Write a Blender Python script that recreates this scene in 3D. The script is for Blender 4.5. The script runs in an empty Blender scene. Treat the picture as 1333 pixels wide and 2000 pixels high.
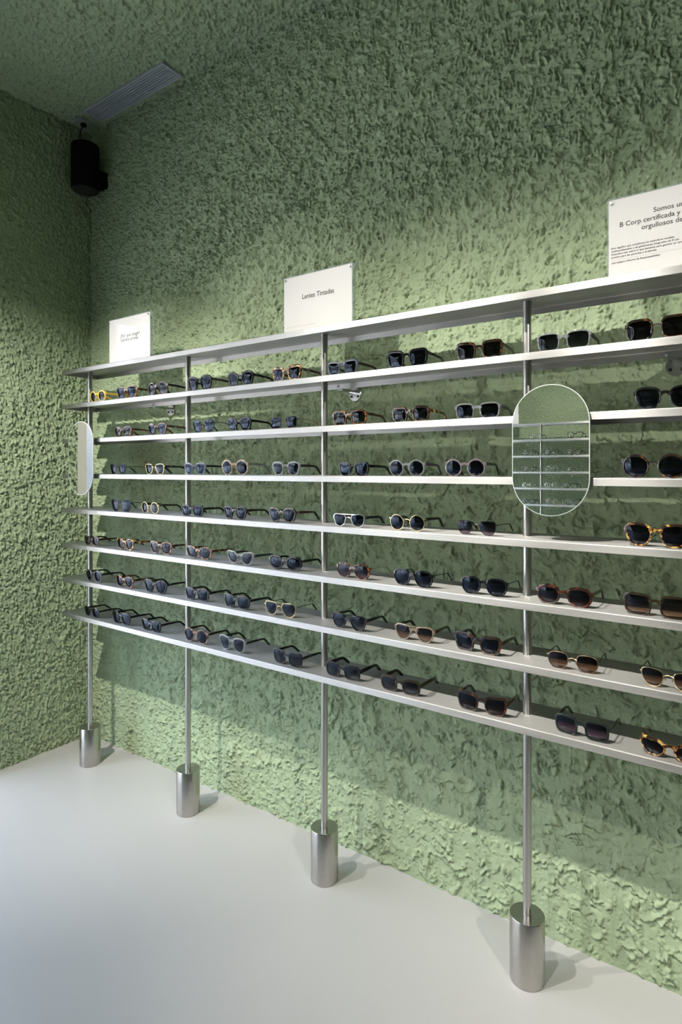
import bpy, math, random
import numpy as np
from mathutils import Vector, Matrix

random.seed(7)
PI = math.pi
S = bpy.context.scene
COL = S.collection

# ------------------------------------------------------------------ camera
cam_d = bpy.data.cameras.new('camera')
cam_d.sensor_fit = 'AUTO'; cam_d.sensor_width = 36.0
cam_d.lens = 1170.79 / 2000 * 36
cam_d.shift_x = 0.0; cam_d.shift_y = -83.1 / 2000
cam_d.clip_start = 0.02; cam_d.clip_end = 200
cam = bpy.data.objects.new('camera', cam_d); COL.objects.link(cam)
CX, CY, CZ = 2.9126, -1.8293, 1.4
TH = math.radians(54.7708)
cam.location = (CX, CY, CZ)
cam.rotation_euler = (PI / 2, 0, math.atan2(math.cos(TH), math.sin(TH)))
S.camera = cam

# ------------------------------------------------------------------ world
W = bpy.data.worlds.new('world'); S.world = W
W.use_nodes = True
wn = W.node_tree.nodes; wl = W.node_tree.links
bg = wn['Background']
sky = wn.new('ShaderNodeTexSky'); sky.sky_type = 'NISHITA'; sky.sun_disc = False
sky.sun_elevation = math.radians(38); sky.sun_rotation = math.radians(60)
sky.air_density = 1.0; sky.dust_density = 3.5; sky.ozone_density = 1.0
hs = wn.new('ShaderNodeHueSaturation'); hs.inputs['Saturation'].default_value = .60      # thin bright overcast
wl.new(sky.outputs['Color'], hs.inputs['Color']); wl.new(hs.outputs['Color'], bg.inputs['Color'])
bg.inputs['Strength'].default_value = 2.6

# ------------------------------------------------------------------ lamps of the room (ceiling spotlights, plus an added pair)
def spot(loc, aim, watt, size, blend, col=(1, .95, .87), rad=.016):
    d = bpy.data.lights.new('ceiling_spot', 'SPOT'); d.energy = watt; d.spot_size = math.radians(size)
    d.spot_blend = blend; d.color = col; d.shadow_soft_size = rad
    o = bpy.data.objects.new('ceiling_spot', d); COL.objects.link(o); o.location = loc
    v = Vector(aim) - Vector(loc); o.rotation_euler = v.to_track_quat('-Z', 'Y').to_euler()
    return o
SPOTS = [((1.06, -1.86, 3.02), (0.32, 0, 0.72), 350, 57, .95),
         ((0.74, -1.64, 3.02), (1.60, 0, 0.95), 140, 62, .90),
         ((1.46, -1.64, 3.02), (2.40, 0, 0.80), 205, 60, .95),
         ((2.25, -1.66, 3.02), (3.20, 0, 0.80), 165, 58, .95),
         ((4.80, -2.30, 3.02), (2.60, 0, 0.85), 230, 48, .90),
         ((1.30, -3.40, 3.02), (1.10, -5.1, 1.00), 120, 70, .80),  # this pair is added, unseen, to brighten the opposite wall in the mirror
         ((3.40, -3.40, 3.02), (3.20, -5.1, 1.00), 120, 70, .80)]
for s_ in SPOTS: spot(*s_)
# sun on the street outside (comes over the building, so no direct ray enters the shop)
sd = bpy.data.lights.new('sun', 'SUN'); sd.energy = 4.5; sd.angle = .009; sd.color = (1, .96, .88)
so = bpy.data.objects.new('sun', sd); COL.objects.link(so); so.location = (4, -6, 9)
so.rotation_euler = Vector((-.30, .45, -.84)).to_track_quat('-Z', 'Y').to_euler()
# daylight guide for the shop window (portal: gives no light of its own)
pd = bpy.data.lights.new('window_portal', 'AREA'); pd.shape = 'RECTANGLE'; pd.size = 3.95; pd.size_y = 2.24
pd.cycles.is_portal = True
po = bpy.data.objects.new('window_portal', pd); COL.objects.link(po)
po.location = (-.14, -2.52, 1.14); po.rotation_euler = Vector((1, 0, 0)).to_track_quat('-Z', 'Z').to_euler()

vs = S.view_settings
vs.view_transform = 'Standard'; vs.look = 'None'; vs.exposure = 0.0; vs.gamma = 1.0
vs.use_curve_mapping = False

# ------------------------------------------------------------------ helpers
def mesh_obj(name, verts, faces, mat=None, parent=None, smooth=False, loc=None):
    me = bpy.data.meshes.new(name)
    me.from_pydata([tuple(v) for v in verts], [], faces); me.update()
    if smooth:
        me.polygons.foreach_set('use_smooth', [True] * len(me.polygons))
    o = bpy.data.objects.new(name, me); COL.objects.link(o)
    if mat: me.materials.append(mat)
    if parent is not None: o.parent = parent
    if loc: o.location = loc
    return o

def empty(name, loc, label=None, cat=None, group=None, rz=0):
    o = bpy.data.objects.new(name, None); COL.objects.link(o); o.location = loc
    o.rotation_euler = (0, 0, rz); o.empty_display_size = .05
    tag(o, label, cat, group); return o

def tag(o, label=None, cat=None, group=None, kind=None):
    if label: o['label'] = label
    if cat: o['category'] = cat
    if group: o['group'] = group
    if kind: o['kind'] = kind
    return o

class MB:
    """collects simple solids into one mesh"""
    def __init__(s): s.v = []; s.f = []
    def add(s, vs, fs):
        b = len(s.v); s.v += [tuple(v) for v in vs]; s.f += [tuple(i + b for i in f) for f in fs]
    def box(s, x0, x1, y0, y1, z0, z1):
        s.add([(x0, y0, z0), (x1, y0, z0), (x1, y1, z0), (x0, y1, z0), (x0, y0, z1), (x1, y0, z1), (x1, y1, z1), (x0, y1, z1)],
              [(0, 3, 2, 1), (4, 5, 6, 7), (0, 1, 5, 4), (1, 2, 6, 5), (2, 3, 7, 6), (3, 0, 4, 7)])
    def lathe(s, prof, c, n=40, axis='z'):
        """prof: (r, h) list; closed with caps"""
        vs = []
        for r, h in prof:
            for k in range(n):
                a = 2 * PI * k / n; p = (r * math.cos(a), r * math.sin(a), h)
                if axis == 'y': p = (p[0], p[2], p[1])
                if axis == 'x': p = (p[2], p[0], p[1])
                vs.append((p[0] + c[0], p[1] + c[1], p[2] + c[2]))
        fs = []
        flip = axis == 'y'
        for i in range(len(prof) - 1):
            for k in range(n):
                q = (i * n + k, i * n + (k + 1) % n, (i + 1) * n + (k + 1) % n, (i + 1) * n + k)
                fs.append(q[::-1] if flip else q)
        b = tuple(range(n)); t = tuple((len(prof) - 1) * n + k for k in range(n))
        fs += [b, t[::-1]] if flip else [b[::-1], t]
        s.add(vs, fs)
    def sweep(s, pts, secs, up=(0, 0, 1)):
        """box-section sweep; secs: (half_w, half_h) per point; w across, h along up-ish"""
        n = len(pts); up = Vector(up); vs = []
        for i, p in enumerate(pts):
            p = Vector(p); t = (Vector(pts[min(i + 1, n - 1)]) - Vector(pts[max(i - 1, 0)])).normalized()
            sd = t.cross(up).normalized(); u = sd.cross(t).normalized(); w, h = secs[i]
            vs += [p + sd * w + u * h, p - sd * w + u * h, p - sd * w - u * h, p + sd * w - u * h]
        fs = []
        for i in range(n - 1):
            for k in range(4):
                a = i * 4 + k; b = i * 4 + (k + 1) % 4
                fs.append((a, b, b + 4, a + 4))
        fs += [(3, 2, 1, 0), tuple((n - 1) * 4 + k for k in range(4))]
        s.add(vs, fs)
    def tube(s, pts, r, n=8):
        m = len(pts); vs = []
        for i, p in enumerate(pts):
            p = Vector(p); t = (Vector(pts[min(i + 1, m - 1)]) - Vector(pts[max(i - 1, 0)])).normalized()
            up = Vector((0, 0, 1)) if abs(t.z) < .9 else Vector((1, 0, 0))
            sd = t.cross(up).normalized(); u = sd.cross(t).normalized()
            rr = r[i] if isinstance(r, (list, tuple)) else r
            for k in range(n):
                a = 2 * PI * k / n; vs.append(p + sd * math.cos(a) * rr + u * math.sin(a) * rr)
        fs = []
        for i in range(m - 1):
            for k in range(n):
                a = i * n + k; b = i * n + (k + 1) % n
                fs.append((a, a + n, b + n, b))
        fs += [tuple(range(n)), tuple((m - 1) * n + k for k in range(n))[::-1]]
        s.add(vs, fs)
    def build(s, name, mat, parent=None, smooth=False, loc=None):
        return mesh_obj(name, s.v, s.f, mat, parent, smooth, loc)

def auto_smooth(o, deg=35):
    me = o.data
    me.polygons.foreach_set('use_smooth', [True] * len(me.polygons))
    try: me.set_sharp_from_angle(angle=math.radians(deg))
    except Exception: pass
    return o

def bevel(o, w=.0015, seg=2):
    m = o.modifiers.new('bevel', 'BEVEL'); m.width = w; m.segments = seg; m.limit_method = 'ANGLE'; m.angle_limit = math.radians(40)
    return o

# ------------------------------------------------------------------ materials
def newmat(name):
    m = bpy.data.materials.new(name); m.use_nodes = True
    return m, m.node_tree.nodes, m.node_tree.links, m.node_tree.nodes['Principled BSDF']

def plain(name, col, rough=.5, metal=0.0, spec=.5, coat=0.0):
    m, n, l, p = newmat(name)
    p.inputs['Base Color'].default_value = (*col, 1); p.inputs['Roughness'].default_value = rough
    p.inputs['Metallic'].default_value = metal; p.inputs['Specular IOR Level'].default_value = spec
    p.inputs['Coat Weight'].default_value = coat
    return m

def stucco_mat(name, col, coarse=False):
    m, n, l, p = newmat(name)
    tc = n.new('ShaderNodeTexCoord')
    nz = n.new('ShaderNodeTexNoise'); nz.inputs['Scale'].default_value = 3.0; nz.inputs['Detail'].default_value = 5
    l.new(tc.outputs['Object'], nz.inputs['Vector'])
    mix = n.new('ShaderNodeMixRGB')
    mix.inputs['Color1'].default_value = (col[0] * .93, col[1] * .94, col[2] * .95, 1)
    mix.inputs['Color2'].default_value = (col[0] * 1.06, col[1] * 1.05, col[2] * 1.04, 1)
    l.new(nz.outputs['Fac'], mix.inputs['Fac']); l.new(mix.outputs['Color'], p.inputs['Base Color'])
    p.inputs['Roughness'].default_value = .85; p.inputs['Specular IOR Level'].default_value = .25
    n2 = n.new('ShaderNodeTexNoise'); n2.inputs['Scale'].default_value = 55 if coarse else 170
    n2.inputs['Detail'].default_value = 6; n2.inputs['Distortion'].default_value = .8
    l.new(tc.outputs['Object'], n2.inputs['Vector'])
    b = n.new('ShaderNodeBump'); b.inputs['Strength'].default_value = .9 if coarse else .55
    b.inputs['Distance'].default_value = .035 if coarse else .0022
    l.new(n2.outputs['Fac'], b.inputs['Height']); l.new(b.outputs['Normal'], p.inputs['Normal'])
    return m

def steel_mat(name, col=(.60, .59, .57), rough=.30, stretch=(2, 90, 90), bump=.12, aniso=0, tan=None):
    m, n, l, p = newmat(name)
    if tan:                                            # brushing direction: highlights stretch across it
        cb = n.new('ShaderNodeCombineXYZ')
        for i, v_ in enumerate(tan): cb.inputs[i].default_value = v_
        l.new(cb.outputs[0], p.inputs['Tangent']); p.inputs['Anisotropic'].default_value = aniso
    p.inputs['Metallic'].default_value = 1; p.inputs['Base Color'].default_value = (*col, 1)
    tc = n.new('ShaderNodeTexCoord'); mp = n.new('ShaderNodeMapping'); mp.inputs['Scale'].default_value = stretch
    nz = n.new('ShaderNodeTexNoise'); nz.inputs['Scale'].default_value = 6; nz.inputs['Detail'].default_value = 6
    l.new(tc.outputs['Object'], mp.inputs['Vector']); l.new(mp.outputs['Vector'], nz.inputs['Vector'])
    mr = n.new('ShaderNodeMapRange'); mr.inputs['To Min'].default_value = rough - .07; mr.inputs['To Max'].default_value = rough + .07
    l.new(nz.outputs['Fac'], mr.inputs['Value']); l.new(mr.outputs['Result'], p.inputs['Roughness'])
    b = n.new('ShaderNodeBump'); b.inputs['Strength'].default_value = bump; b.inputs['Distance'].default_value = .0006
    l.new(nz.outputs['Fac'], b.inputs['Height']); l.new(b.outputs['Normal'], p.inputs['Normal'])
    return m

def thin_mat(name, tint=(1, 1, 1), tint2=None, gloss=1.0, rough=0.0, ior=1.5, refl=(1, 1, 1), body=None, bodyw=0.0):
    """transparent + fresnel gloss; tint2 = tint at the lower end (gradient lens)"""
    m = bpy.data.materials.new(name); m.use_nodes = True
    n = m.node_tree.nodes; l = m.node_tree.links
    n.remove(n['Principled BSDF']); out = n['Material Output']
    tr = n.new('ShaderNodeBsdfTransparent'); tr.inputs['Color'].default_value = (*tint, 1)
    if tint2:
        tc = n.new('ShaderNodeTexCoord'); sp = n.new('ShaderNodeSeparateXYZ'); rp = n.new('ShaderNodeValToRGB')
        rp.color_ramp.elements[0].position = .1; rp.color_ramp.elements[0].color = (*tint2, 1)
        rp.color_ramp.elements[1].position = .85; rp.color_ramp.elements[1].color = (*tint, 1)
        l.new(tc.outputs['Generated'], sp.inputs['Vector']); l.new(sp.outputs['Z'], rp.inputs['Fac'])
        l.new(rp.outputs['Color'], tr.inputs['Color'])
    base = tr.outputs[0]
    if body:
        df = n.new('ShaderNodeBsdfDiffuse'); df.inputs['Color'].default_value = (*body, 1)
        m1 = n.new('ShaderNodeMixShader'); m1.inputs['Fac'].default_value = bodyw
        l.new(base, m1.inputs[1]); l.new(df.outputs[0], m1.inputs[2]); base = m1.outputs[0]
    gl = n.new('ShaderNodeBsdfGlossy'); gl.inputs['Roughness'].default_value = rough; gl.inputs['Color'].default_value = (*refl, 1)
    fr = n.new('ShaderNodeFresnel'); fr.inputs['IOR'].default_value = ior
    mu = n.new('ShaderNodeMath'); mu.operation = 'MULTIPLY'; mu.inputs[1].default_value = gloss; mu.use_clamp = True
    ge = n.new('ShaderNodeNewGeometry'); inv = n.new('ShaderNodeMath'); inv.operation = 'SUBTRACT'; inv.inputs[0].default_value = 1
    m0 = n.new('ShaderNodeMath'); m0.operation = 'MULTIPLY'
    l.new(ge.outputs['Backfacing'], inv.inputs[1]); l.new(fr.outputs[0], m0.inputs[0]); l.new(inv.outputs[0], m0.inputs[1])
    l.new(m0.outputs[0], mu.inputs[0])          # only the outer face reflects (no false total reflection inside)
    mx = n.new('ShaderNodeMixShader'); l.new(mu.outputs[0], mx.inputs['Fac'])
    l.new(base, mx.inputs[1]); l.new(gl.outputs[0], mx.inputs[2]); l.new(mx.outputs[0], out.inputs['Surface'])
    return m

def tortoise(name, light, mid, dark, scale=70, lo=.45, hi=.66):
    m, n, l, p = newmat(name)
    tc = n.new('ShaderNodeTexCoord'); nz = n.new('ShaderNodeTexNoise'); nz.inputs['Scale'].default_value = scale
    nz.inputs['Detail'].default_value = 2; nz.inputs['Distortion'].default_value = .6
    rp = n.new('ShaderNodeValToRGB'); e = rp.color_ramp.elements
    e[0].position = lo; e[0].color = (*dark, 1); e[1].position = hi; e[1].color = (*light, 1)
    k = e.new((lo + hi) / 2); k.color = (*mid, 1)
    l.new(tc.outputs['Object'], nz.inputs['Vector']); l.new(nz.outputs['Fac'], rp.inputs['Fac'])
    l.new(rp.outputs['Color'], p.inputs['Base Color'])
    p.inputs['Roughness'].default_value = .12; p.inputs['Coat Weight'].default_value = .6; p.inputs['Coat Roughness'].default_value = .04
    return m

GREEN = (.345, .425, .272)
M = {}
M['stucco'] = stucco_mat('green_stucco', GREEN)
M['stucco_far'] = stucco_mat('green_stucco_coarse', GREEN, True)
M['steel'] = steel_mat('brushed_steel_shelf', (.43, .426, .415), .42, stretch=(1, 60, 60), aniso=.88, tan=(0, .7, .72))
M['steel_pole'] = steel_mat('brushed_steel_pole', (.50, .49, .475), .34, stretch=(60, 60, 1))
M['steel_base'] = steel_mat('turned_steel', (.50, .48, .455), .25, stretch=(3, 3, 140), bump=.10)
M['steel_bright'] = plain('polished_steel', (.68, .68, .68), .18, 1)
M['bolt'] = plain('steel_bolt', (.55, .55, .55), .25, 1)
M['mirror'] = plain('mirror_silver', (.90, .93, .91), .0, 1)
M['mirror_edge'] = plain('mirror_ground_edge', (.80, .85, .84), .35, .4)
M['paper'] = plain('white_paper', (.56, .555, .545), .7, 0, .3)
M['ink'] = plain('grey_black_ink', (.035, .03, .03), .6)
M['ink_grey'] = plain('grey_ink', (.38, .35, .34), .6)
M['acrylic'] = thin_mat('clear_acrylic', (.93, .96, .97), gloss=1.0, ior=1.49, body=(.62, .70, .74), bodyw=.20)
M['acrylic_front'] = thin_mat('clear_acrylic_front', (.985, .985, .985), gloss=.55, ior=1.49)
M['black'] = plain('black_plastic', (.008, .008, .008), .45)
M['speaker'] = plain('matt_black_metal', (.003, .003, .003), .7, 0, .12)
M['vent'] = plain('grey_vent_paint', (.38, .40, .44), .5)
M['vent_dark'] = plain('vent_painted_shade', (.02, .02, .025), .8)  # shade behind the slats, put in as a dark colour
M['plate'] = plain('grey_green_plate', (.36, .38, .35), .5)
M['jamb'] = plain('beige_grey_paint', (.55, .54, .49), .5)
M['frame_white'] = plain('white_window_paint', (.75, .76, .76), .4)
M['glass'] = thin_mat('window_glass', (.97, .98, .98), ior=1.45)
M['pavement'] = plain('pale_pavement', (.50, .49, .47), .8)

# floor: poured pale grey resin
m, n, l, p = newmat('pale_resin_floor')
tc = n.new('ShaderNodeTexCoord'); nz = n.new('ShaderNodeTexNoise'); nz.inputs['Scale'].default_value = 1.6; nz.inputs['Detail'].default_value = 6
rp = n.new('ShaderNodeValToRGB'); rp.color_ramp.elements[0].color = (.455, .452, .445, 1); rp.color_ramp.elements[1].color = (.495, .492, .485, 1)
l.new(tc.outputs['Object'], nz.inputs['Vector']); l.new(nz.outputs['Fac'], rp.inputs['Fac']); l.new(rp.outputs['Color'], p.inputs['Base Color'])
p.inputs['Roughness'].default_value = .42; p.inputs['Specular IOR Level'].default_value = .35
M['floor'] = m

# ------------------------------------------------------------------ stucco relief (numpy)
rng = np.random.RandomState(3)
PERM = rng.permutation(512).astype(np.int64)
GR = rng.uniform(0, 2 * np.pi, 512); GX = np.cos(GR).astype(np.float32); GY = np.sin(GR).astype(np.float32)
def perlin(x, y):
    xi = np.floor(x).astype(np.int64); yi = np.floor(y).astype(np.int64)
    xf = (x - xi).astype(np.float32); yf = (y - yi).astype(np.float32)
    u = xf * xf * xf * (xf * (xf * 6 - 15) + 10); v = yf * yf * yf * (yf * (yf * 6 - 15) + 10)
    def g(ix, iy, dx, dy):
        h = PERM[(PERM[ix & 511] + iy) & 511]
        return GX[h] * dx + GY[h] * dy
    a = g(xi, yi, xf, yf); b = g(xi + 1, yi, xf - 1, yf); c = g(xi, yi + 1, xf, yf - 1); d = g(xi + 1, yi + 1, xf - 1, yf - 1)
    return (a + u * (b - a)) + v * ((c + u * (d - c)) - (a + u * (b - a)))
def fbm(x, y, o=4, lac=2.05, gain=.5):
    s = 0; a = 1
    for i in range(o):
        s = s + a * perlin(x + 17.3 * i, y + 9.1 * i); x = x * lac; y = y * lac; a *= gain
    return s
def sstep(a, b, x):
    t = np.clip((x - a) / (b - a), 0, 1); return t * t * (3 - 2 * t)

def stucco(x, z, amp=1.0, grain=1.0, flat=None):
    """thrown and trowelled plaster: flat smears cut by short curled ledges and pits"""
    jx = .0055 * fbm(x * 55, z * 55, 3); jz = .0055 * fbm(x * 55 + 9, z * 55 + 3, 3)
    wx = x + .012 * fbm(x * 14, z * 14, 2) + jx
    wz = z + .012 * fbm(x * 14 + 40, z * 14 + 40, 2) + jz
    base = .007 * fbm(x * 4.5, z * 3.5, 3)
    def ledge(t, w, m):                                # slow rise, then a sharp undercut drop
        f = t - np.floor(t)
        return m * (np.where(f < 1 - w, (f / (1 - w)) ** 2.2, 1 - (f - 1 + w) / w) - .55 * np.exp(-((f - .02) / (w * .7)) ** 2))
    m1 = sstep(.04, .22, fbm(x * 16 + 3, z * 12, 2)); m2 = sstep(.07, .27, fbm(x * 24 + 8, z * 19 + 1, 2))
    m3 = sstep(.0, .25, fbm(x * 34 + 1, z * 26 + 6, 2))
    h1 = ledge(fbm(wx * 11, wz * 7, 2) * 2.0 - wz * 17, .085, m1)
    h2 = ledge(fbm(wx * 23 + 5, wz * 13, 2) * 2.0 - wx * 11 - wz * 26, .13, m2)
    h3 = ledge(fbm(wx * 42 + 2, wz * 24 + 4, 2) * 1.8 - wx * 16 - wz * 34, .20, m3)
    up = sstep(1.55, 2.05, z)                          # higher up the strokes run vertically
    h2 = h2 * (1 - up) + up * ledge(fbm(wx * 24 + 5, wz * 7, 2) * 2.0 + wx * 22 - wz * 5, .15, m2)
    h1 = h1 * (1 - up) + up * ledge(fbm(wx * 13, wz * 5, 2) * 2.0 - wx * 12 - wz * 5, .10, m1)
    fine = fbm(wx * 75, wz * 48, 3)
    pit = sstep(.30, .55, fbm(wx * 85 + 7, wz * 52, 2))
    g = grain * (1 if flat is None else flat(x, z))
    h = base + .0085 * h1 + .0085 * h2 + g * (.0065 * h3 + .0028 * fine - .0085 * pit)
    return h * amp

def relief_grid(name, us, vs, fn, mat):
    U, V = np.meshgrid(us, vs)
    P = fn(U, V)                                       # (nv, nu, 3)
    nv, nu = U.shape
    me = bpy.data.meshes.new(name)
    me.vertices.add(nu * nv); me.vertices.foreach_set('co', P.reshape(-1).astype(np.float32))
    i = np.arange(nu * nv).reshape(nv, nu)
    q = np.stack([i[:-1, :-1], i[:-1, 1:], i[1:, 1:], i[1:, :-1]], -1).reshape(-1)
    nf = (nu - 1) * (nv - 1)
    me.loops.add(nf * 4); me.loops.foreach_set('vertex_index', q.astype(np.int32))
    me.polygons.add(nf); me.polygons.foreach_set('loop_start', np.arange(0, nf * 4, 4, dtype=np.int32))
    me.polygons.foreach_set('use_smooth', np.ones(nf, dtype=bool))
    me.update(calc_edges=True); me.validate()
    me.materials.append(mat)
    o = bpy.data.objects.new(name, me); COL.objects.link(o)
    return o

ZC = 3.172
XR, YB = 6.2, -5.15
# back wall (holds the rack): relief where the photograph sees it, plain continuation beyond
def xgrid():
    xs = [-.005]
    while xs[-1] < 2.95: xs.append(xs[-1] + .0046 - .0020 * min(1, max(0, xs[-1]) / 2.4))
    return np.array(xs)
def back_fn(U, V):
    # the relief is coarser and smoother low on the right, finer and grittier to the left and above
    h = stucco(U * 1.12, V * 1.05 + .22 * np.maximum(0, V - 1.6), .95, 1.0, lambda x, z: .40 + .80 * sstep(2.4, .6, x) + .50 * sstep(1.5, 2.3, z)) + .004
    return np.stack([U, -h, V], -1)
o = relief_grid('wall_back', xgrid(), np.arange(-.01, ZC + .012, .0028), back_fn, M['stucco'])
tag(o, kind='structure')
b = MB(); b.box(-.3, XR + .2, .012, .22, -.05, ZC + .05); b.box(2.94, XR, -.006, .02, 0, ZC)
tag(b.build('wall_back', M['stucco_far']), kind='structure')
# left pier
def left_fn(U, V):
    h = stucco(U * 1.45 + 11.0, V * 1.35 + 5, .72, 1.8) + .003
    return np.stack([h, -U, V], -1)
o = relief_grid('wall_left', np.arange(-.004, .514, .0040), np.arange(-.01, ZC + .012, .0042), left_fn, M['stucco'])
tag(o, kind='structure')
b = MB(); b.box(-.22, -.012, -.512, .02, -.05, ZC + .05); b.box(-.22, -.0, -5.15, -4.5, -.05, ZC + .05); b.box(-.22, -.0, -4.5, -.55, 2.28, ZC + .05)
tag(b.build('wall_left', M['stucco_far']), kind='structure')
# ceiling
def ceil_fn(U, V):
    h = stucco(U * 1.2 + 23, V * 1.2 + 31, .80, 2.2) + .002
    return np.stack([U, -V, ZC - h], -1)
o = relief_grid('ceiling', np.arange(-.004, 1.75, .0048), np.arange(-.004, .80, .0048), ceil_fn, M['stucco'])
tag(o, kind='structure')
b = MB(); b.box(-.3, XR + .2, YB - .2, .22, ZC + .01, ZC + .2)
b.box(1.74, XR, -.80, 0, ZC - .004, ZC + .02); b.box(0, XR, YB, -.795, ZC - .004, ZC + .02)
tag(b.build('ceiling', M['stucco_far']), kind='structure')
b = MB(); b.box(-.22, XR + .2, YB - .2, .22, -.2, 0)
tag(b.build('floor', M['floor']), kind='structure')
b = MB(); b.box(XR, XR + .2, YB - .2, .22, -.05, ZC + .05); tag(b.build('wall_right', M['stucco_far']), kind='structure')
b = MB(); b.box(-.22, XR + .2, YB - .2, YB, -.05, ZC + .05); tag(b.build('wall_front', M['stucco_far']), kind='structure')
# shop window in the left side
b = MB(); b.box(-.14, .004, -.567, -.511, 0, ZC - .01)
tag(bevel(b.build('trim_1', M['jamb']), .003), kind='structure')
win = empty('window_1', (-.14, -2.525, 0)); tag(win, kind='structure')
y0, y1, z0, z1 = -1.975, 1.975, .0, 2.28
fr = MB(); t = .03
ys = np.linspace(y0, y1, 5)
zs_ = [z0, 1.95, z1]
for z in zs_: fr.box(-.035, .035, y0, y1, max(z - t, 0), min(z + t, z1))
for y in ys: fr.box(-.035, .035, max(y - t, y0), min(y + t, y1), z0, z1)
bevel(fr.build('window_frame', M['frame_white'], win), .003)
for i in range(4):
    for j in range(2):
        g = MB(); g.box(-.005, .005, ys[i] + t * .8, ys[i + 1] - t * .8, zs_[j] + t * .8, zs_[j + 1] - t * .8)
        g.build('pane', M['glass'], win)
b = MB(); b.box(-14, -.22, -14, 8, -.2, -.02)
tag(b.build('pavement', M['pavement']), kind='structure')

# pale building across the street (added to streak the lenses, only met in reflections)
q = MB(); q.box(-14.6, -12.0, -22, 12, -.02, 7.0)
for k in range(14):
    y = -21 + k * 2.4
    q.box(-12.0, -11.8, y - .25, y + .25, -.02, 7.0)
for z in (3.4, 6.75): q.box(-12.0, -11.72, -22, 12, z, z + .35)
bd = q.build('building', plain('pale_facade', (.50, .51, .53), .8)); tag(bd, kind='structure')
wd_m = plain('dark_shop_glass', (.03, .035, .045), .1)
for k in range(13):
    for z, hh in ((.3, 2.7), (4.2, 2.1)):
        y = -21 + 1.2 + k * 2.4; q = MB(); q.box(-12.02, -11.95, y - .92, y + .92, z, z + hh); q.build('window', wd_m, bd)

# ------------------------------------------------------------------ display rack
PX0, PS, PY, YF, YBK = .2867, .6976, -.1852, -.278, -.100
SZ = [1.8645 - .16215 * i for i in range(8)]
SZ = [1.8645, 1.7039, 1.5411, 1.3794, 1.2175, 1.0538, .8913, .7289]
LIP = .0198
XL = .2053
def shelf_mesh(x0, x1):
    b = MB(); t = .0016; c = .0022
    # outer profile with softened front and back folds
    prof = [(YBK, -LIP), (YBK, -c), (YBK - c * .3, -c * .3), (YBK - c, 0), (YF + c, 0), (YF + c * .3, -c * .3), (YF, -c), (YF, -LIP + .0006), (YF + .0006, -LIP),
            (YF + t, -LIP), (YF + t, -t - c * .5), (YF + t + c * .5, -t), (YBK - t - c * .5, -t), (YBK - t, -t - c * .5), (YBK - t, -LIP)]
    n = len(prof); vs = [(x0, y, z) for y, z in prof] + [(x1, y, z) for y, z in prof]
    fs = [(k, k + n, (k + 1) % n + n, (k + 1) % n) for k in range(n)] + [tuple(range(n))[::-1][::-1], tuple(range(n, 2 * n))[::-1]]
    b.add(vs, fs)
    for xa, xb in ((x0 + .0001, x0 + t), (x1 - t, x1 - .0001)):
        b.box(xa, xb, YF + .0012, YBK - .0012, -LIP, -.0012)
    return b
def build_rack(name, label, npoles, x0, x1, bracket_x, detail=True):
    r = empty(name, (0, 0, 0), label, 'display rack')
    sm = shelf_mesh(x0, x1); me = None
    for k, z in enumerate(SZ):
        if me is None:
            o = sm.build('shelf', M['steel'], r); me = o.data
        else:
            o = bpy.data.objects.new('shelf', me); COL.objects.link(o); o.parent = r
        o.location = (0, 0, z)
        if k == 1 and detail: s2 = o
    pm = bm = None
    for i in range(npoles):
        x = PX0 + i * PS
        if pm is None:
            q = MB(); q.lathe([(.0114, .15), (.0114, SZ[0] - .0018)], (0, 0, 0), 28)
            o = auto_smooth(q.build('pole', M['steel_pole'], r)); pm = o.data
            q = MB(); q.lathe([(.0455, 0), (.0470, .0015), (.0470, .1748), (.0458, .1768), (.0130, .1768), (.0125, .1764)], (0, 0, 0), 56)
            o2 = auto_smooth(q.build('pole_base', M['steel_base'], r)); bm = o2.data
        else:
            o = bpy.data.objects.new('pole', pm); COL.objects.link(o); o.parent = r
            o2 = bpy.data.objects.new('pole_base', bm); COL.objects.link(o2); o2.parent = r
        o.location = (x, PY, 0); o2.location = (x, PY, 0)
    for i, x in enumerate(bracket_x):
        # round wall flange with a short arm under the second shelf
        zb = SZ[1] - .030
        q = MB(); q.lathe([(.026, -.004), (.026, -.0125), (.0245, -.014)], (x, 0, zb), 30, 'y')
        q.box(x - .010, x + .010, YBK - .004, -.010, zb + .004, zb + .011)
        o = auto_smooth(q.build('wall_bracket', M['bolt'], r)); 
        for sx in (-.014, .014):
            h = MB(); h.lathe([(.0045, -.0140), (.0045, -.0160), (.0030, -.0172)], (x + sx, 0, zb - .008), 12, 'y')
            auto_smooth(h.build('screw', M['black'], o))
        h = MB(); h.lathe([(.0052, YBK - .0016), (.0052, YBK - .0032), (.0036, YBK - .0048)], (x - .012, 0, -.0105), 14, 'y')
        auto_smooth(h.build('screw', M['bolt'], s2))
    return r
rack = build_rack('display_rack', 'long brushed steel display rack with eight shelves standing before the green stucco wall', 5,
                  XL, PX0 + 4 * PS + .08, [.6614, 1.6924, 2.7218])

# opposite rack, seen in the oval mirrors
OY = -5.075
opp = empty('display_rack', (0, OY, 0), 'second steel display rack, on the opposite wall, seen only reflected in the large mirror', 'display rack', rz=PI)
OX = 1.067
for ch in [c for c in rack.children if c.name.split('.')[0] in ('shelf', 'pole', 'pole_base')]:
    c = ch.copy(); COL.objects.link(c); c.parent = opp
    if c.name.startswith('shelf'): c.location.x = -3.30
    else: c.location.x = -(OX + (round((ch.location.x - PX0) / PS) - 1) * PS)

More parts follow.
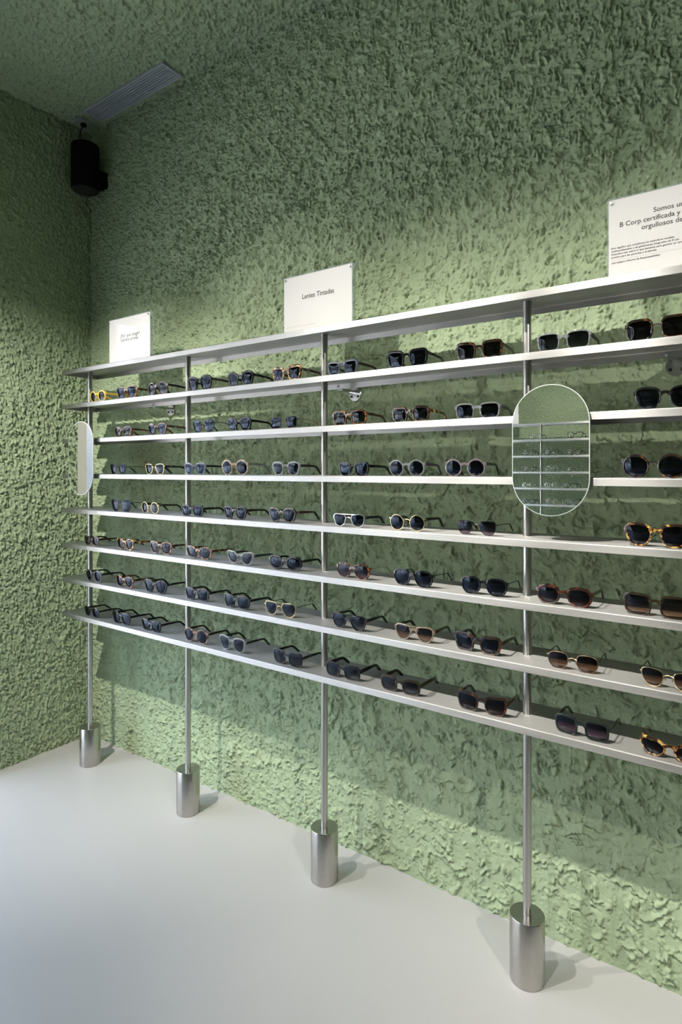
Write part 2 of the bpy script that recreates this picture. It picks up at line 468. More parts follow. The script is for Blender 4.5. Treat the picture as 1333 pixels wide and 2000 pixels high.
# ------------------------------------------------------------------ mirrors
def stadium(w, h, n=24):
    r = w / 2; d = h / 2 - r; pts = []
    for k in range(n + 1): a = PI * k / n; pts.append((r * math.cos(a), d + r * math.sin(a)))
    for k in range(n + 1): a = PI + PI * k / n; pts.append((r * math.cos(a), -d + r * math.sin(a)))
    return pts
def prism_y(b, pts, ya, yb):
    n = len(pts); vs = [(x, ya, z) for x, z in pts] + [(x, yb, z) for x, z in pts]
    fs = [tuple(range(n)), tuple(range(n, 2 * n))[::-1]] + [(k, k + n, (k + 1) % n + n, (k + 1) % n) for k in range(n)]
    b.add(vs, fs)
def oval_mirror(x, z, w, h, label):
    t = empty('oval_mirror', (x, YF, z), label, 'mirror', 'oval mirrors clipped to the rack')
    q = MB(); prism_y(q, stadium(w - .0034, h - .0034, 32), -.0185, -.0180); q.build('mirror_glass', M['mirror'], t)
    q = MB(); prism_y(q, stadium(w, h, 32), -.0180, -.0130); auto_smooth(q.build('glass_edge', M['mirror_edge'], t))
    q = MB(); prism_y(q, stadium(w * .5, h * .5, 16), -.0130, -.0090); q.build('backing_plate', M['black'], t)
    for zz in (SZ[2] - .010, SZ[3] - .010):
        q = MB(); q.lathe([(.010, -.0090), (.010, -.0002)], (0, 0, zz - z), 18, 'y'); auto_smooth(q.build('magnet', M['black'], t))
oval_mirror(2.4720, 1.4485, .1915, .3315, 'large oval mirror at right, reflecting the rack opposite')
oval_mirror(.3870, 1.4505, .1930, .3330, 'oval mirror at the far left end of the rack, reflecting a white window')

# ------------------------------------------------------------------ signs on the top shelf
def text_mesh(body, size, x, z, mat, parent, name='lettering', align='LEFT', y=0, spacing=1.0, sx=1.0):
    cu = bpy.data.curves.new(name, 'FONT'); cu.body = body; cu.size = size; cu.align_x = align
    cu.space_character = spacing; cu.resolution_u = 3; cu.offset = size * .012
    o = bpy.data.objects.new('tmp', cu); COL.objects.link(o)
    bpy.context.view_layer.update()
    me = bpy.data.meshes.new_from_object(o.evaluated_get(bpy.context.evaluated_depsgraph_get()))
    bpy.data.objects.remove(o)
    me.name = name; r = bpy.data.objects.new(name, me); COL.objects.link(r); r.parent = parent
    me.materials.clear(); me.materials.append(mat)
    r.location = (x, y, z); r.rotation_euler = (PI / 2, 0, 0); r.scale = (sx, 1, 1)
    return r
SGY = -.2154
def sign(x0, label):
    w, h = .2970, .2115
    t = empty('acrylic_sign', (x0 + w / 2, SGY, SZ[0]), label, 'sign', 'acrylic signs on the top shelf')
    q = MB(); q.box(-w / 2, w / 2, .0012, .016, 0, h); bevel(q.build('acrylic_back', M['acrylic'], t), .0006, 1)
    q = MB(); q.box(-w / 2 + .0035, w / 2 - .0035, .0002, .0010, .001, h - .0045); q.build('paper_insert', M['paper'], t)
    q = MB(); q.box(-w / 2, w / 2, -.0030, -.0006, 0, h); q.build('acrylic_front', M['acrylic_front'], t)
    for sx in (-1, 1):
        q = MB(); q.lathe([(.0032, -.0030), (.0032, -.0042), (.0022, -.0050)], (sx * (w / 2 - .0105), 0, h - .0125), 14, 'y')
        auto_smooth(q.build('corner_bolt', M['bolt'], t))
    return t
def fineprint(t, x0, x1, z, hgt=.0016, seed=1):
    r = random.Random(seed); q = MB(); x = x0
    while x < x1:
        w = r.uniform(.004, .012); q.box(x, min(x + w, x1), -.00010, .0001, z, z + hgt); x += w + .002
    return q.build('fine_print', M['ink_grey'], t)
LY = -.00012
s1 = sign(.4831, 'small white acrylic sign reading Por que elegir, leftmost on the top shelf')
c1 = s1.location.x
text_mesh('¿Por qué elegir?', .0220, .0068 , 1.9850 - SZ[0], M['ink'], s1, align='CENTER', y=LY)
text_mesh('Llévate ambas.', .0220, .0032, 1.9672 - SZ[0], M['ink'], s1, align='CENTER', y=LY)
fineprint(s1, .5827 - c1, .689 - c1, 1.8960 - SZ[0], seed=3); fineprint(s1, .615 - c1, .650 - c1, 1.9030 - SZ[0], seed=4)
s2_ = sign(1.5233, 'white acrylic sign reading Lentes Tintadas, above the middle pole')
c2 = s2_.location.x
text_mesh('Lentes Tintadas', .0240, (1.6026 + 1.7499) / 2 - c2, 1.9880 - SZ[0], M['ink'], s2_, align='CENTER', y=LY, sx=.90)
fineprint(s2_, 1.5377 - c2, 1.6696 - c2, 1.8965 - SZ[0], seed=5)
s3 = sign(2.5910, 'white acrylic sign reading B Corp certificada, at the right edge on the top shelf')
c3 = s3.location.x
L3 = .0163
text_mesh('Somos una', L3, 2.6945 - c3, 2.0200 - SZ[0], M['ink'], s3, y=LY)
text_mesh('B Corp certificada y', L3, 2.6192 - c3, 2.0010 - SZ[0], M['ink'], s3, y=LY)
text_mesh('orgullosos de serlo.', L3, 2.6685 - c3, 1.9840 - SZ[0], M['ink'], s3, y=LY)
for k, tx in enumerate(['Esto significa que cumplimos los estándares sociales,', 'medioambientales y de gobernanza integrados de B Lab.',
                        'Descubre más sobre lo que hacemos para generar un cambio', 'positivo para las personas y el planeta.']):
    text_mesh(tx, .0066, 2.6003 - c3, 1.9490 - .0076 * k - SZ[0], M['ink'], s3, y=LY)
q = MB(); q.box(2.602 - c3, 2.87 - c3, -.0001, .0001, 1.9205 - SZ[0], 1.9209 - SZ[0]); q.build('rule_line', M['ink_grey'], s3)
text_mesh('Lee nuestro informe de Responsabilidad', .0066, 2.6008 - c3, 1.9125 - SZ[0], M['ink'], s3, y=LY)

# ------------------------------------------------------------------ ceiling vent, plate, speaker
v = empty('ceiling_vent', (.4825, -.1015, ZC - .006), 'grey slotted air vent set in the green ceiling above the corner', 'vent')
vw, vd = .3055, .0560
q = MB()
q.box(-vw, vw, -vd, -vd + .011, -.010, .004); q.box(-vw, vw, vd - .011, vd, -.010, .004)
q.box(-vw, -vw + .012, -vd + .011, vd - .011, -.010, .004); q.box(vw - .012, vw, -vd + .011, vd - .011, -.010, .004)
bevel(q.build('frame', M['vent'], v), .0012, 1)
q = MB(); q.box(-vw + .01, vw - .01, -vd + .01, vd - .01, -.0005, .003); q.build('cavity_shade', M['vent_dark'], v)  # thin dark sheet, its colour stands for the shade inside the duct
sm = None
for k in range(7):
    yy = -vd + .0185 + k * (2 * vd - .037) / 6
    if sm is None:
        q = MB(); q.sweep([(-vw + .012, 0, -.0052), (vw - .012, 0, -.0052)], [(.0034, .0030)] * 2); o = q.build('slat', M['vent'], v); sm = o.data
    else:
        o = bpy.data.objects.new('slat', sm); COL.objects.link(o); o.parent = v
    o.location = (0, yy, 0)
for x in (-.16, 0.0, .16):
    q = MB(); q.box(x - .002, x + .002, -vd + .011, vd - .011, -.0022, -.0005); q.build('crossbar', M['vent'], v)

pl = empty('ceiling_plate', (.0860, -.0970, ZC - .004), 'small square cable plate in the ceiling corner beside the vent', 'plate')
q = MB(); q.box(-.041, .041, -.041, .041, -.014, .003); bevel(q.build('plate', M['plate'], pl), .002)
q = MB(); q.lathe([(.014, -.024), (.016, -.014), (.016, -.012)], (0, 0, 0), 20); auto_smooth(q.build('cable_gland', M['black'], pl))

spx, spy, sz0, sz1 = .136, -.118, 2.793, 3.018
sp = empty('wall_speaker', (spx, spy, sz0), 'black cylindrical speaker hanging in the upper corner under the vent', 'speaker')
R_ = .0665; H_ = sz1 - sz0
q = MB(); q.lathe([(R_ - .004, .004), (R_, .010), (R_, H_ - .004), (R_ - .003, H_)], (0, 0, 0), 40); auto_smooth(q.build('body', M['speaker'], sp))
q = MB(); q.lathe([(R_ - .012, -.002), (R_ - .006, .001), (R_ - .006, .005)], (0, 0, 0), 40); auto_smooth(q.build('grille', plain('grille_black', (.015, .015, .016), .35), sp))
q = MB(); q.box(-.028, .028, .055, -spy - .006, .045, .125); bevel(q.build('bracket', M['speaker'], sp), .006)
q = MB()
a0 = Vector((-.020, -.005, H_ - .003)); a3 = Vector((pl.location.x - spx, pl.location.y - spy, ZC - .022 - sz0))
pts = []
for k in range(13):
    s = k / 12; p = a0.lerp(a3, s); p.x += -.034 * math.sin(PI * s) * (1 - s) ** .5 + .012 * math.sin(2 * PI * s) ; pts.append(p)
q.tube(pts, .0035, 8); auto_smooth(q.build('cable', M['black'], sp), 60)

# ------------------------------------------------------------------ sunglasses
SHAPES = {
 'round': [(math.cos(2 * PI * k / 12), math.sin(2 * PI * k / 12)) for k in range(12)],
 'panto': [(-.92, .80), (-.2, 1.05), (.55, 1.05), (1.02, .85), (1.02, .15), (.62, -.88), (0, -1.05), (-.6, -.92), (-.98, -.05)],
 'square': [(-.96, .90), (0, 1), (.98, 1.02), (1.04, .45), (.86, -.72), (.5, -1), (-.45, -1), (-.88, -.75), (-1, .2)],
 'chunky': [(-.98, .85), (0, .95), (1.0, 1.05), (1.06, .55), (.82, -.80), (.45, -1), (-.55, -1), (-.86, -.8), (-1.02, .2)],
 'rect': [(-.98, .9), (0, 1), (.98, .95), (1.0, .0), (.86, -.92), (0, -1.02), (-.86, -.95), (-1, 0)],
 'oval': [(-1, .1), (-.75, .8), (0, 1), (.78, .9), (1, .3), (.85, -.55), (.2, -1), (-.5, -.95), (-.95, -.5)],
 'cat': [(-.98, .35), (-.5, .88), (.3, .95), (1.06, 1.06), (1.0, .3), (.62, -.75), (0, -1.02), (-.62, -.88), (-1, -.3)],
 'aviator': [(-.90, .85), (0, 1), (.95, .95), (1.04, .2), (.72, -.78), (.15, -1.05), (-.45, -.88), (-.92, -.05)],
 'hex': [(-.72, 1), (.62, 1), (1.02, .42), (.92, -.45), (.45, -1), (-.42, -1), (-.95, -.42), (-1, .45)],
}
ASP = {'round': .98, 'panto': .92, 'square': .84, 'chunky': .82, 'rect': .76, 'oval': .74, 'cat': .80, 'aviator': .84, 'hex': .86}
NP = 36
def outline(kind):
    p = SHAPES[kind]; it = 1 if kind == 'hex' else 2
    for _ in range(it + (0 if kind != 'round' else 1)):
        qd = []
        for i in range(len(p)):
            a = p[i]; c = p[(i + 1) % len(p)]
            qd += [(a[0] * .75 + c[0] * .25, a[1] * .75 + c[1] * .25), (a[0] * .25 + c[0] * .75, a[1] * .25 + c[1] * .75)]
        p = qd
    xs = [a[0] for a in p]; zs = [a[1] for a in p]
    p = [((a[0] - (max(xs) + min(xs)) / 2) / ((max(xs) - min(xs)) / 2), (a[1] - (max(zs) + min(zs)) / 2) / ((max(zs) - min(zs)) / 2)) for a in p]
    # orient counter-clockwise and resample
    ar = sum(p[i][0] * p[(i + 1) % len(p)][1] - p[(i + 1) % len(p)][0] * p[i][1] for i in range(len(p)))
    if ar < 0: p = p[::-1]
    d = [0]
    for i in range(len(p)): a = p[i]; c = p[(i + 1) % len(p)]; d.append(d[-1] + math.hypot(a[0] - c[0], a[1] - c[1]))
    out = []
    for k in range(NP):
        s = d[-1] * k / NP; i = max(j for j in range(len(p)) if d[j] <= s)
        f = (s - d[i]) / max(1e-9, d[i + 1] - d[i]); a = p[i]; c = p[(i + 1) % len(p)]
        out.append((a[0] + (c[0] - a[0]) * f, a[1] + (c[1] - a[1]) * f))
    return out
OUT = {k: outline(k) for k in SHAPES}

FR = {
 'black': plain('black_acetate', (.006, .006, .007), .07, 0, .4, .2),
 'darkgrey': plain('smoky_grey_acetate', (.022, .024, .030), .08, 0, .4, .3),
 'olive': plain('olive_brown_acetate', (.020, .014, .006), .08, 0, .4, .3),
 'darkgreen': plain('dark_green_acetate', (.014, .021, .017), .08, 0, .4, .3),
 'tort': tortoise('tortoiseshell', (.26, .095, .02), (.085, .027, .008), (.012, .006, .003)),
 'tort_y': tortoise('yellow_tortoiseshell', (.58, .38, .11), (.24, .10, .022), (.020, .009, .004), 85, .48, .64),
 'tort_d': tortoise('dark_tortoiseshell', (.12, .042, .013), (.028, .011, .005), (.007, .004, .003), 70, .46, .72),
 'tort_r': tortoise('red_brown_tortoiseshell', (.17, .040, .011), (.075, .016, .006), (.014, .005, .003), 60, .50, .76),
 'tort_p': tortoise('pinkish_tortoiseshell', (.30, .17, .11), (.13, .065, .045), (.03, .015, .012), 80, .44, .64),
 'yellow': thin_mat('yellow_crystal_acetate', (.95, .78, .30), gloss=1.3, body=(.80, .58, .12), bodyw=.55, rough=.05),
 'crystal': thin_mat('clear_grey_crystal', (.80, .82, .84), gloss=1.6, body=(.30, .31, .32), bodyw=.35, rough=.05),
 'greyblue': thin_mat('grey_blue_crystal', (.60, .66, .75), gloss=1.6, body=(.13, .15, .19), bodyw=.45, rough=.05),
 'smoke': thin_mat('smoke_crystal', (.55, .55, .60), gloss=1.6, body=(.09, .09, .10), bodyw=.55, rough=.05),
 'beige': thin_mat('beige_crystal', (.90, .82, .70), gloss=1.6, body=(.38, .30, .22), bodyw=.45, rough=.05),
 'purple': thin_mat('purple_grey_crystal', (.62, .56, .60), gloss=1.6, body=(.24, .20, .22), bodyw=.50, rough=.05),
 'gold': plain('gold_metal', (.80, .62, .34), .20, 1),
 'silver': plain('silver_metal', (.72, .71, .69), .20, 1),
 'bronze': plain('bronze_metal', (.42, .27, .17), .25, 1),
 'gun': plain('black_metal', (.03, .03, .03), .25, .6),
}
LN = {
 'grey': thin_mat('grey_lens', (.05, .05, .06), (.09, .09, .10), gloss=.75, refl=(.62, .75, 1.0)),
 'grad': thin_mat('graduated_grey_lens', (.05, .05, .06), (.36, .36, .38), gloss=.75, refl=(.68, .80, 1.0)),
 'brown': thin_mat('graduated_brown_lens', (.11, .07, .05), (.60, .46, .34), gloss=.75, refl=(.75, .84, 1.0)),
 'dbrown': thin_mat('dark_brown_lens', (.05, .032, .025), (.14, .09, .06), gloss=.75, refl=(.75, .84, 1.0)),
 'purple': thin_mat('graduated_purple_lens', (.08, .055, .07), (.48, .38, .45), gloss=.75, refl=(.75, .84, 1.0)),
 'blue': thin_mat('blue_grey_lens', (.06, .075, .12), (.14, .17, .25), gloss=.85, refl=(.55, .70, 1.0)),
 'green': thin_mat('green_lens', (.05, .09, .05), (.12, .17, .10), gloss=.75, refl=(.88, .95, 1.0)),
 'clear': thin_mat('clear_lens', (.96, .97, .97), gloss=1.0),
}
METALS = {'gold', 'silver', 'bronze', 'gun'}
TILT = math.radians(6)

def make_glasses(name, Wd, shape, fm, lm, tm=None, style=None, thick=None, asp=None, bridge=None):
    """front faces -y, rests on z = 0 at y = 0; returns list of (part name, MB, material, smooth)"""
    metal = fm in METALS
    t = (thick * .88 if thick else None) or (.0012 if metal else .0031)
    dep = .0009 if metal else .0021
    tm = tm or fm
    bridge = bridge or ('wire' if metal else 'keyhole')
    g = .0190 if metal else .0165
    e = .0030
    a = (Wd - g - 4 * t - 2 * e) / 4; b = a * (asp or ASP[shape])
    cx = g / 2 + t + a; zc = b + t
    ol = OUT[shape]
    bend = lambda x: 1.0 * x * x
    st, ct = math.sin(TILT), math.cos(TILT)
    def T(x, y, z): return (x, (y + bend(x)) * ct - z * st, z * ct + (y + bend(x)) * 0.0)
    parts = []
    rim = MB()
    for sgn in (-1, 1):
        vs = []
        for k in range(NP):
            px, pz = ol[k]; qx, qz = ol[(k + 1) % NP]; rx, rz = ol[k - 1]
            nx, nz = (qz - rz) * b, -(qx - rx) * a; L = math.hypot(nx, nz) or 1; nx /= L; nz /= L
            tt = t * (1 + (0 if metal else .6 * max(0, nz) ** 2 + .25 * max(0, nx)))
            for (o_, y_) in ((-.0007, -dep), (tt * .25, -dep * 1.25), (tt, -dep * .75), (tt, dep), (-.0007, dep)):
                x = sgn * (cx + px * a + nx * o_); z = zc + pz * b + nz * o_
                vs.append(T(x, y_, z))
        m_ = 5; fs = []
        for k in range(NP):
            for j in range(m_):
                q_ = (k * m_ + j, k * m_ + (j + 1) % m_, ((k + 1) % NP) * m_ + (j + 1) % m_, ((k + 1) % NP) * m_ + j)
                fs.append(q_ if sgn > 0 else q_[::-1])
        rim.add(vs, fs)
    # bridge
    xi = g / 2 + t * .7
    if bridge == 'keyhole':
        zb = zc + .42 * b
        pts = [T(xi * s_, 0, zb + .0035 * (1 - s_ * s_)) for s_ in (-1.25, -.7, -.3, 0, .3, .7, 1.25)]
        rim.sweep(pts, [(dep, .0058), (dep, .0042), (dep, .0034), (dep, .0032), (dep, .0034), (dep, .0042), (dep, .0058)])
    else:
        zb = zc + .30 * b
        rim.tube([T(xi * s_, -.001 * (1 - s_ * s_), zb + .0040 * (1 - s_ * s_)) for s_ in (-1.2, -.6, 0, .6, 1.2)], .0012, 6)
    if bridge == 'double' or style == 'double':
        zb = zc + .92 * b
        rim.tube([T((g / 2 + t + a * .55) * s_, -.0006, zb + .0010) for s_ in (-1, -.4, 0, .4, 1)], .0013, 6)
    # end pieces
    zt = zc + .52 * b
    for sgn in (-1, 1):
        xo = cx + a * .93
        if metal:
            rim.sweep([T(sgn * xo, 0, zt), T(sgn * (Wd / 2 - .001), .001, zt), T(sgn * (Wd / 2), .005, zt)], [(.0010, .0013)] * 3)
        else:
            rim.sweep([T(sgn * xo, 0, zt + .0008), T(sgn * (Wd / 2 - .0018), .0002, zt + .0010), T(sgn * (Wd / 2 - .0018), .0065, zt)],
                      [(dep, .0046), (dep, .0046), (.0018, .0042)])
    parts.append(('frame_front', rim, FR[fm], False))
    # lenses
    for sgn in (-1, 1):
        ln = MB(); vs = []; rings = (1.0, .72, .42, .15)
        for side in (0, 1):
            for f in rings:
                for k in range(NP):
                    x_, z_ = ol[k][0] * a * f, ol[k][1] * b * f
                    bul = -.0022 * (1 - f * f)
                    y_ = bul - .0006 if side == 0 else bul + .0008
                    x = sgn * (cx + x_); vs.append(T(x, y_, zc + z_))
        nr = len(rings); fs = []
        for side in (0, 1):
            o_ = side * nr * NP
            for r in range(nr - 1):
                for k in range(NP):
                    q_ = (o_ + r * NP + k, o_ + r * NP + (k + 1) % NP, o_ + (r + 1) * NP + (k + 1) % NP, o_ + (r + 1) * NP + k)
                    fs.append(q_ if (sgn > 0) == (side == 0) else q_[::-1])
            c_ = tuple(o_ + (nr - 1) * NP + k for k in range(NP)); fs.append(c_ if (sgn > 0) == (side == 0) else c_[::-1])
        ln.add(vs, fs); parts.append(('lens', ln, LN[lm], True))
    # temples
    wide = style == 'wide'
    for sgn in (-1, 1):
        tp = MB(); h0 = .0060 if wide else (.0011 if tm in METALS else .0044)
        w0 = .0009 if tm in METALS else .0017
        x = sgn * (Wd / 2 - .0020); z0 = zt * ct; yst = .0060 + bend(Wd / 2) - zt * st
        z1 = z0 * .93
        path = [(x, yst - .002, z0), (x, yst + .03, z0), (x, .070, z1 + .001), (x, .090, z1), (x * .985, .100, z1 - .003),
                (x * .965, .112, z1 * .62), (x * .945, .124, z1 * .27), (x * .94, .131, .0046)]
        sec = [(w0, h0), (w0, h0 * .95), (w0, h0 * .8), (w0, h0 * .75), (w0, max(h0 * .8, .0020)), (w0, max(h0 * .85, .0024)), (w0, max(h0 * .75, .0024)), (w0, max(h0 * .45, .0012))]
        tp.sweep(path, sec, up=(0, .35, 1)); parts.append(('temple', tp, FR[tm], False))
    if metal:
        for sgn in (-1, 1):
            pd_ = MB(); pd_.sweep([T(sgn * (g / 2 + .0002), .001, zc + .05 * b), T(sgn * (g / 2 - .003), .006, zc - .02 * b), T(sgn * (g / 2 - .002), .007, zc - .22 * b)],
                                  [(.0006, .0006), (.0010, .0022), (.0010, .0016)], up=(0, 1, 0)); parts.append(('nose_pad', pd_, FR['beige'], False))
    return parts

def place_glasses(name, parts, loc, rz, label, cat, group, parent_scale=1):
    t = empty(name, loc, label, cat, group, rz)
    for nm, mb, mat, sm in parts:
        o = mb.build(nm, mat, t, sm)
        if not sm: auto_smooth(o, 40)
    return t

F_ = 1170.79; CT, SN = math.cos(TH), math.sin(TH)
def x_at(px, y):                # world x where the photograph's column px crosses the plane y
    u = (px - 666.5) / F_
    dx, dy = -CT + u * SN, SN + u * CT
    return CX + dx * (y - CY) / dy

# (left px, right px, outline, frame, lens, temple, extras, description)
ROWS = [
 (1, [(175, 205, 'round', 'yellow', 'green', None, {}, 'yellow crystal round sunglasses'),
      (228, 266, 'panto', 'tort', 'blue', None, {}, 'tortoiseshell round sunglasses with grey-blue lenses'),
      (287, 327, 'round', 'tort_d', 'purple', 'black', {}, 'dark round sunglasses with purplish lenses and black temples'),
      (365, 414, 'panto', 'black', 'grey', None, {}, 'black round sunglasses beside the second pole'),
      (443, 494, 'panto', 'black', 'grey', None, {'thick': .0042}, 'black sunglasses with thick temples'),
      (530, 590, 'chunky', 'tort_y', 'grey', 'tort_d', {'thick': .0050}, 'chunky yellow and black tortoiseshell sunglasses'),
      (637, 699, 'square', 'greyblue', 'grey', 'olive', {}, 'grey crystal square sunglasses with olive temples'),
      (756, 837, 'square', 'black', 'grey', None, {'thick': .0042}, 'black square sunglasses'),
      (890, 982, 'square', 'tort_d', 'dbrown', 'tort_d', {'thick': .0046}, 'dark brown square sunglasses'),
      (1048, 1155, 'rect', 'crystal', 'grad', 'smoke', {'thick': .0026, 'asp': .80}, 'grey crystal sunglasses with graduated lenses'),
      (1221, 1352, 'rect', 'tort_d', 'dbrown', None, {'thick': .0036, 'asp': .84, 'bridge': 'wire'}, 'dark tortoiseshell sunglasses with gold bridge')]),
 (2, [(225, 256, 'square', 'tort_r', 'brown', 'tort', {}, 'red-brown tortoiseshell square sunglasses'),
      (288, 326, 'panto', 'tort_r', 'blue', 'tort', {}, 'tortoiseshell panto sunglasses with blue-grey lenses'),
      (374, 420, 'panto', 'gun', 'blue', None, {}, 'blue-lensed sunglasses with thin black metal bridge'),
      (442, 490, 'panto', 'black', 'blue', None, {}, 'black rounded sunglasses with long straight temples'),
      (530, 578, 'square', 'gun', 'grey', 'gold', {}, 'dark sunglasses with thin metal temples'),
      (648, 716, 'rect', 'tort', 'green', 'tort_d', {'asp': .80}, 'amber tortoiseshell sunglasses with greenish lenses'),
      (765, 840, 'rect', 'tort_d', 'dbrown', 'tort_y', {'thick': .0042, 'asp': .80}, 'dark tortoiseshell sunglasses with mottled temples'),
      (888, 976, 'rect', 'crystal', 'grey', 'darkgrey', {'thick': .0026}, 'clear grey rectangular sunglasses left of the mirror'),
      (1238, 1366, 'panto', 'black', 'grey', None, {'thick': .0030}, 'black panto sunglasses')]),
 (3, [(215, 246, 'panto', 'gun', 'grey', None, {'bridge': 'wire'}, 'dark sunglasses with thin pale metal bridge'),
      (283, 322, 'aviator', 'gold', 'grey', 'black', {}, 'gold metal aviator sunglasses'),
      (360, 401, 'panto', 'greyblue', 'blue', 'darkgrey', {}, 'grey-blue crystal sunglasses beside the second pole'),
      (433, 484, 'round', 'beige', 'grey', 'crystal', {}, 'beige crystal round sunglasses'),
      (531, 584, 'panto', 'crystal', 'grey', 'darkgrey', {}, 'grey crystal round sunglasses with dark temples'),
      (661, 722, 'square', 'black', 'blue', None, {}, 'black square sunglasses right of the middle pole'),
      (760, 829, 'round', 'crystal', 'grey', 'smoke', {'thick': .0030}, 'pale crystal round sunglasses'),
      (869, 949, 'round', 'purple', 'grey', 'tort_d', {'thick': .0030}, 'purplish grey round sunglasses left of the mirror'),
      (1213, 1345, 'round', 'tort_d', 'grey', None, {'thick': .0034, 'bridge': 'wire', 'asp': .92}, 'large dark round sunglasses with silver bridge')]),
 (4, [(217, 255, 'panto', 'gun', 'grey', None, {'bridge': 'wire'}, 'dark sunglasses with gold bridge'),
      (275, 310, 'round', 'gold', 'purple', 'tort_d', {}, 'gold wire round sunglasses with purplish lenses'),
      (354, 395, 'square', 'black', 'blue', None, {}, 'black square sunglasses with blue lenses'),
      (436, 483, 'panto', 'black', 'grey', 'tort_d', {}, 'black rounded sunglasses with dark tortoiseshell temples'),
      (524, 580, 'panto', 'tort_d', 'grey', 'tort_d', {}, 'dark tortoiseshell rounded sunglasses left of the middle pole'),
      (651, 713, 'aviator', 'silver', 'grey', 'black', {'style': 'double'}, 'silver metal double-bridge aviator sunglasses'),
      (760, 831, 'round', 'gold', 'grey', 'black', {}, 'thin gold round sunglasses'),
      (890, 971, 'aviator', 'gun', 'purple', None, {}, 'rimless-looking dark sunglasses with wire temples'),
      (1218, 1350, 'panto', 'tort_y', 'dbrown', None, {'thick': .0038}, 'bright yellow tortoiseshell sunglasses with pale bridge')]),
 (5, [(163, 193, 'square', 'tort_d', 'purple', 'tort_d', {}, 'small dark sunglasses in front of the end pole'),
      (227, 262, 'panto', 'tort_y', 'purple', None, {}, 'yellow tortoiseshell sunglasses'),
      (292, 333, 'panto', 'tort_p', 'purple', 'tort', {}, 'pinkish tortoiseshell sunglasses'),
      (361, 412, 'oval', 'tort', 'grad', 'tort', {}, 'tortoiseshell oval sunglasses with a pale bridge'),
      (442, 496, 'cat', 'crystal', 'grad', 'darkgrey', {}, 'grey crystal cat-eye sunglasses'),
      (525, 588, 'oval', 'black', 'grey', None, {'thick': .0046}, 'black oval sunglasses'),
      (655, 722, 'hex', 'tort', 'purple', 'gold', {'thick': .0024}, 'amber tortoiseshell geometric sunglasses with gold temples'),
      (768, 847, 'hex', 'black', 'grey', 'gun', {'thick': .0026}, 'black geometric sunglasses with wire temples'),
      (900, 992, 'hex', 'black', 'grey', 'gun', {'thick': .0030}, 'large black geometric sunglasses'),
      (1047, 1160, 'hex', 'tort_r', 'dbrown', 'olive', {'thick': .0046, 'asp': .78}, 'red-brown tortoiseshell rectangular sunglasses'),
      (1216, 1350, 'rect', 'olive', 'brown', None, {'thick': .0036, 'asp': .84}, 'dark olive-brown rectangular sunglasses')]),
 (6, [(166, 198, 'round', 'smoke', 'grey', 'black', {}, 'smoky grey round sunglasses'),
      (225, 260, 'panto', 'tort', 'grey', 'tort', {}, 'tortoiseshell rounded sunglasses'),
      (282, 324, 'panto', 'black', 'grey', None, {}, 'black rounded sunglasses'),
      (360, 406, 'square', 'darkgrey', 'grey', 'black', {}, 'dark grey square sunglasses'),
      (437, 489, 'square', 'black', 'grey', None, {}, 'black square sunglasses'),
      (516, 576, 'aviator', 'gold', 'grad', 'gun', {'style': 'double'}, 'gold metal double-bridge aviator sunglasses'),
      (648, 716, 'aviator', 'black', 'grad', None, {'thick': .0020, 'style': 'double'}, 'black navigator sunglasses with a top bar'),
      (770, 847, 'aviator', 'beige', 'brown', 'olive', {'thick': .0024, 'style': 'double'}, 'beige-grey navigator sunglasses with a top bar'),
      (885, 980, 'chunky', 'tort_d', 'grey', 'olive', {'thick': .0056}, 'chunky black tortoiseshell square sunglasses'),
      (1068, 1171, 'hex', 'bronze', 'brown', 'gun', {'thick': .0010}, 'bronze wire geometric sunglasses with graduated brown lenses'),
      (1251, 1366, 'panto', 'gold', 'brown', 'gun', {}, 'pale gold wire sunglasses with brown lenses')]),
 (7, [(162, 192, 'square', 'black', 'grey', None, {}, 'black sunglasses in front of the end pole'),
      (217, 254, 'panto', 'black', 'grey', None, {}, 'black rounded sunglasses with a gold glint'),
      (274, 313, 'square', 'black', 'grey', None, {}, 'black square-rimmed sunglasses'),
      (360, 406, 'round', 'tort_p', 'grey', 'olive', {'thick': .0028}, 'thin brown round sunglasses'),
      (426, 479, 'panto', 'crystal', 'grad', 'darkgreen', {}, 'grey crystal rounded sunglasses'),
      (532, 592, 'square', 'black', 'grad', None, {'thick': .0040}, 'black square sunglasses with wide open temples'),
      (634, 702, 'rect', 'black', 'grad', None, {'style': 'wide', 'thick': .0048}, 'black wrap sunglasses with broad temples'),
      (743, 821, 'rect', 'olive', 'grad', None, {'style': 'wide', 'thick': .0050}, 'dark olive wrap sunglasses with broad temples'),
      (893, 992, 'chunky', 'tort_d', 'dbrown', None, {'thick': .0048}, 'dark tortoiseshell flared square sunglasses'),
      (1082, 1193, 'rect', 'darkgreen', 'purple', None, {'thick': .0034, 'asp': .84}, 'dark grey-green rectangular sunglasses with purplish graduated lenses'),
      (1250, 1372, 'cat', 'tort_y', 'dbrown', None, {'thick': .0046}, 'mottled tortoiseshell cat-eye sunglasses')]),
]
ORD = ['top', 'second', 'third', 'fourth', 'fifth', 'sixth', 'seventh', 'bottom']
CNT = ['leftmost', 'second from left', 'third from left', 'fourth from left', 'fifth from left', 'sixth from left', 'seventh from left', 'eighth from left',
       'ninth from left', 'tenth from left', 'rightmost']
GY0 = -.2560
rg = random.Random(11)
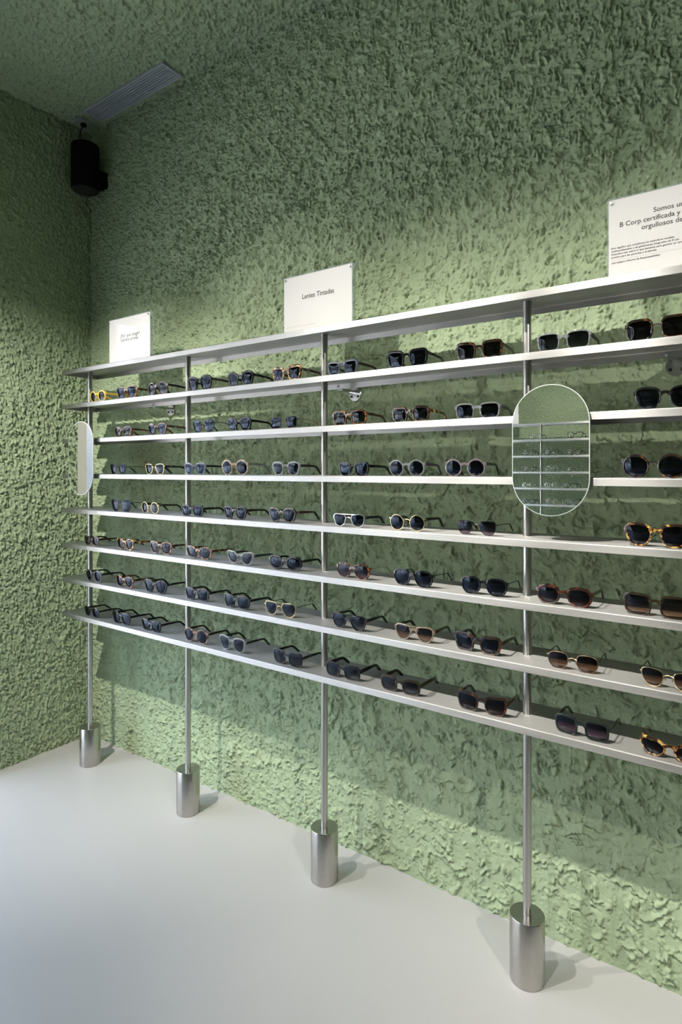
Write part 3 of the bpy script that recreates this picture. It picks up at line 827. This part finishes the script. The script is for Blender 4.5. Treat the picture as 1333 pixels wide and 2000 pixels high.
for ri, items in ROWS:
    n_ = len(items)
    for i, (pa, pb, shp, fm, lm, tm, ex, desc) in enumerate(items):
        yb = GY0 - .003
        xa, xb = x_at(pa, yb), x_at(pb, yb)
        wd = min(.150, max(.122, xb - xa)); xc = (xa + xb) / 2
        rz = math.radians(rg.uniform(-3.0, 3.0))
        pos = 'rightmost' if i == n_ - 1 else CNT[i]
        where = 'bottom shelf' if ri == 7 else ORD[ri] + ' shelf down'
        lab = f'{desc}, {pos} on {where}'
        place_glasses('sunglasses', make_glasses('sunglasses', wd, shp, fm, lm, tm, **ex), (xc, GY0 + rg.uniform(-.003, .004), SZ[ri] + .0002), rz, lab, 'sunglasses',
                      'sunglasses on the ' + ('bottom shelf' if ri == 7 else ORD[ri] + ' shelf'))

# clear eyeglasses and a sign on the opposite rack (reflected in the large mirror)
def x_mir(px):                   # world x on the opposite rack seen at column px through the mirror
    u = (px - 666.5) / F_; dx, dy = -CT + u * SN, SN + u * CT
    yi = 2 * (YF - .0185) - (OY + .256); return CX + dx * (yi - CY) / dy
OPP = [(1, 1108, 1141, 'panto', 'black', 'black rounded'), (1, 1036, 1062, 'round', 'crystal', 'clear round'), (2, 1063, 1093, 'square', 'black', 'black square'), (2, 1110, 1138, 'panto', 'black', 'black oval'),
       (2, 1021, 1046, 'round', 'smoke', 'grey round'), (3, 1023, 1048, 'panto', 'tort_d', 'brown rounded'), (3, 1112, 1131, 'round', 'gun', 'black wire'), (3, 1066, 1092, 'round', 'crystal', 'clear'),
       (4, 1101, 1130, 'square', 'black', 'bold black square'), (4, 1022, 1044, 'round', 'silver', 'thin silver'), (4, 1064, 1090, 'round', 'silver', 'silver wire'), (5, 1018, 1048, 'rect', 'black', 'black rectangular'),
       (5, 1105, 1137, 'square', 'black', 'wide black'), (5, 1066, 1092, 'round', 'beige', 'beige'), (6, 1062, 1094, 'rect', 'black', 'low black rectangular')]
for ri, pa, pb, shp, fm, d in OPP:
    xa, xb = x_mir(pa), x_mir(pb)
    xc = (xa + xb) / 2; wd = min(.15, max(.125, abs(xb - xa)))
    place_glasses('eyeglasses', make_glasses('eyeglasses', wd, shp, fm, 'clear', None, thick=.0034 if fm not in METALS else None), (xc, OY + .256, SZ[ri] + .0002), PI,
                  f'{d} clear-lensed eyeglasses reflected in the large mirror on the {ORD[ri]} shelf', 'eyeglasses', 'eyeglasses on the opposite rack')
s4 = sign(.60, 'white acrylic sign on the opposite rack, reflected at the left edge of the large mirror')
s4.location = (.70, OY + .2154, SZ[0]); s4.rotation_euler = (0, 0, PI)
bpy.context.view_layer.update()
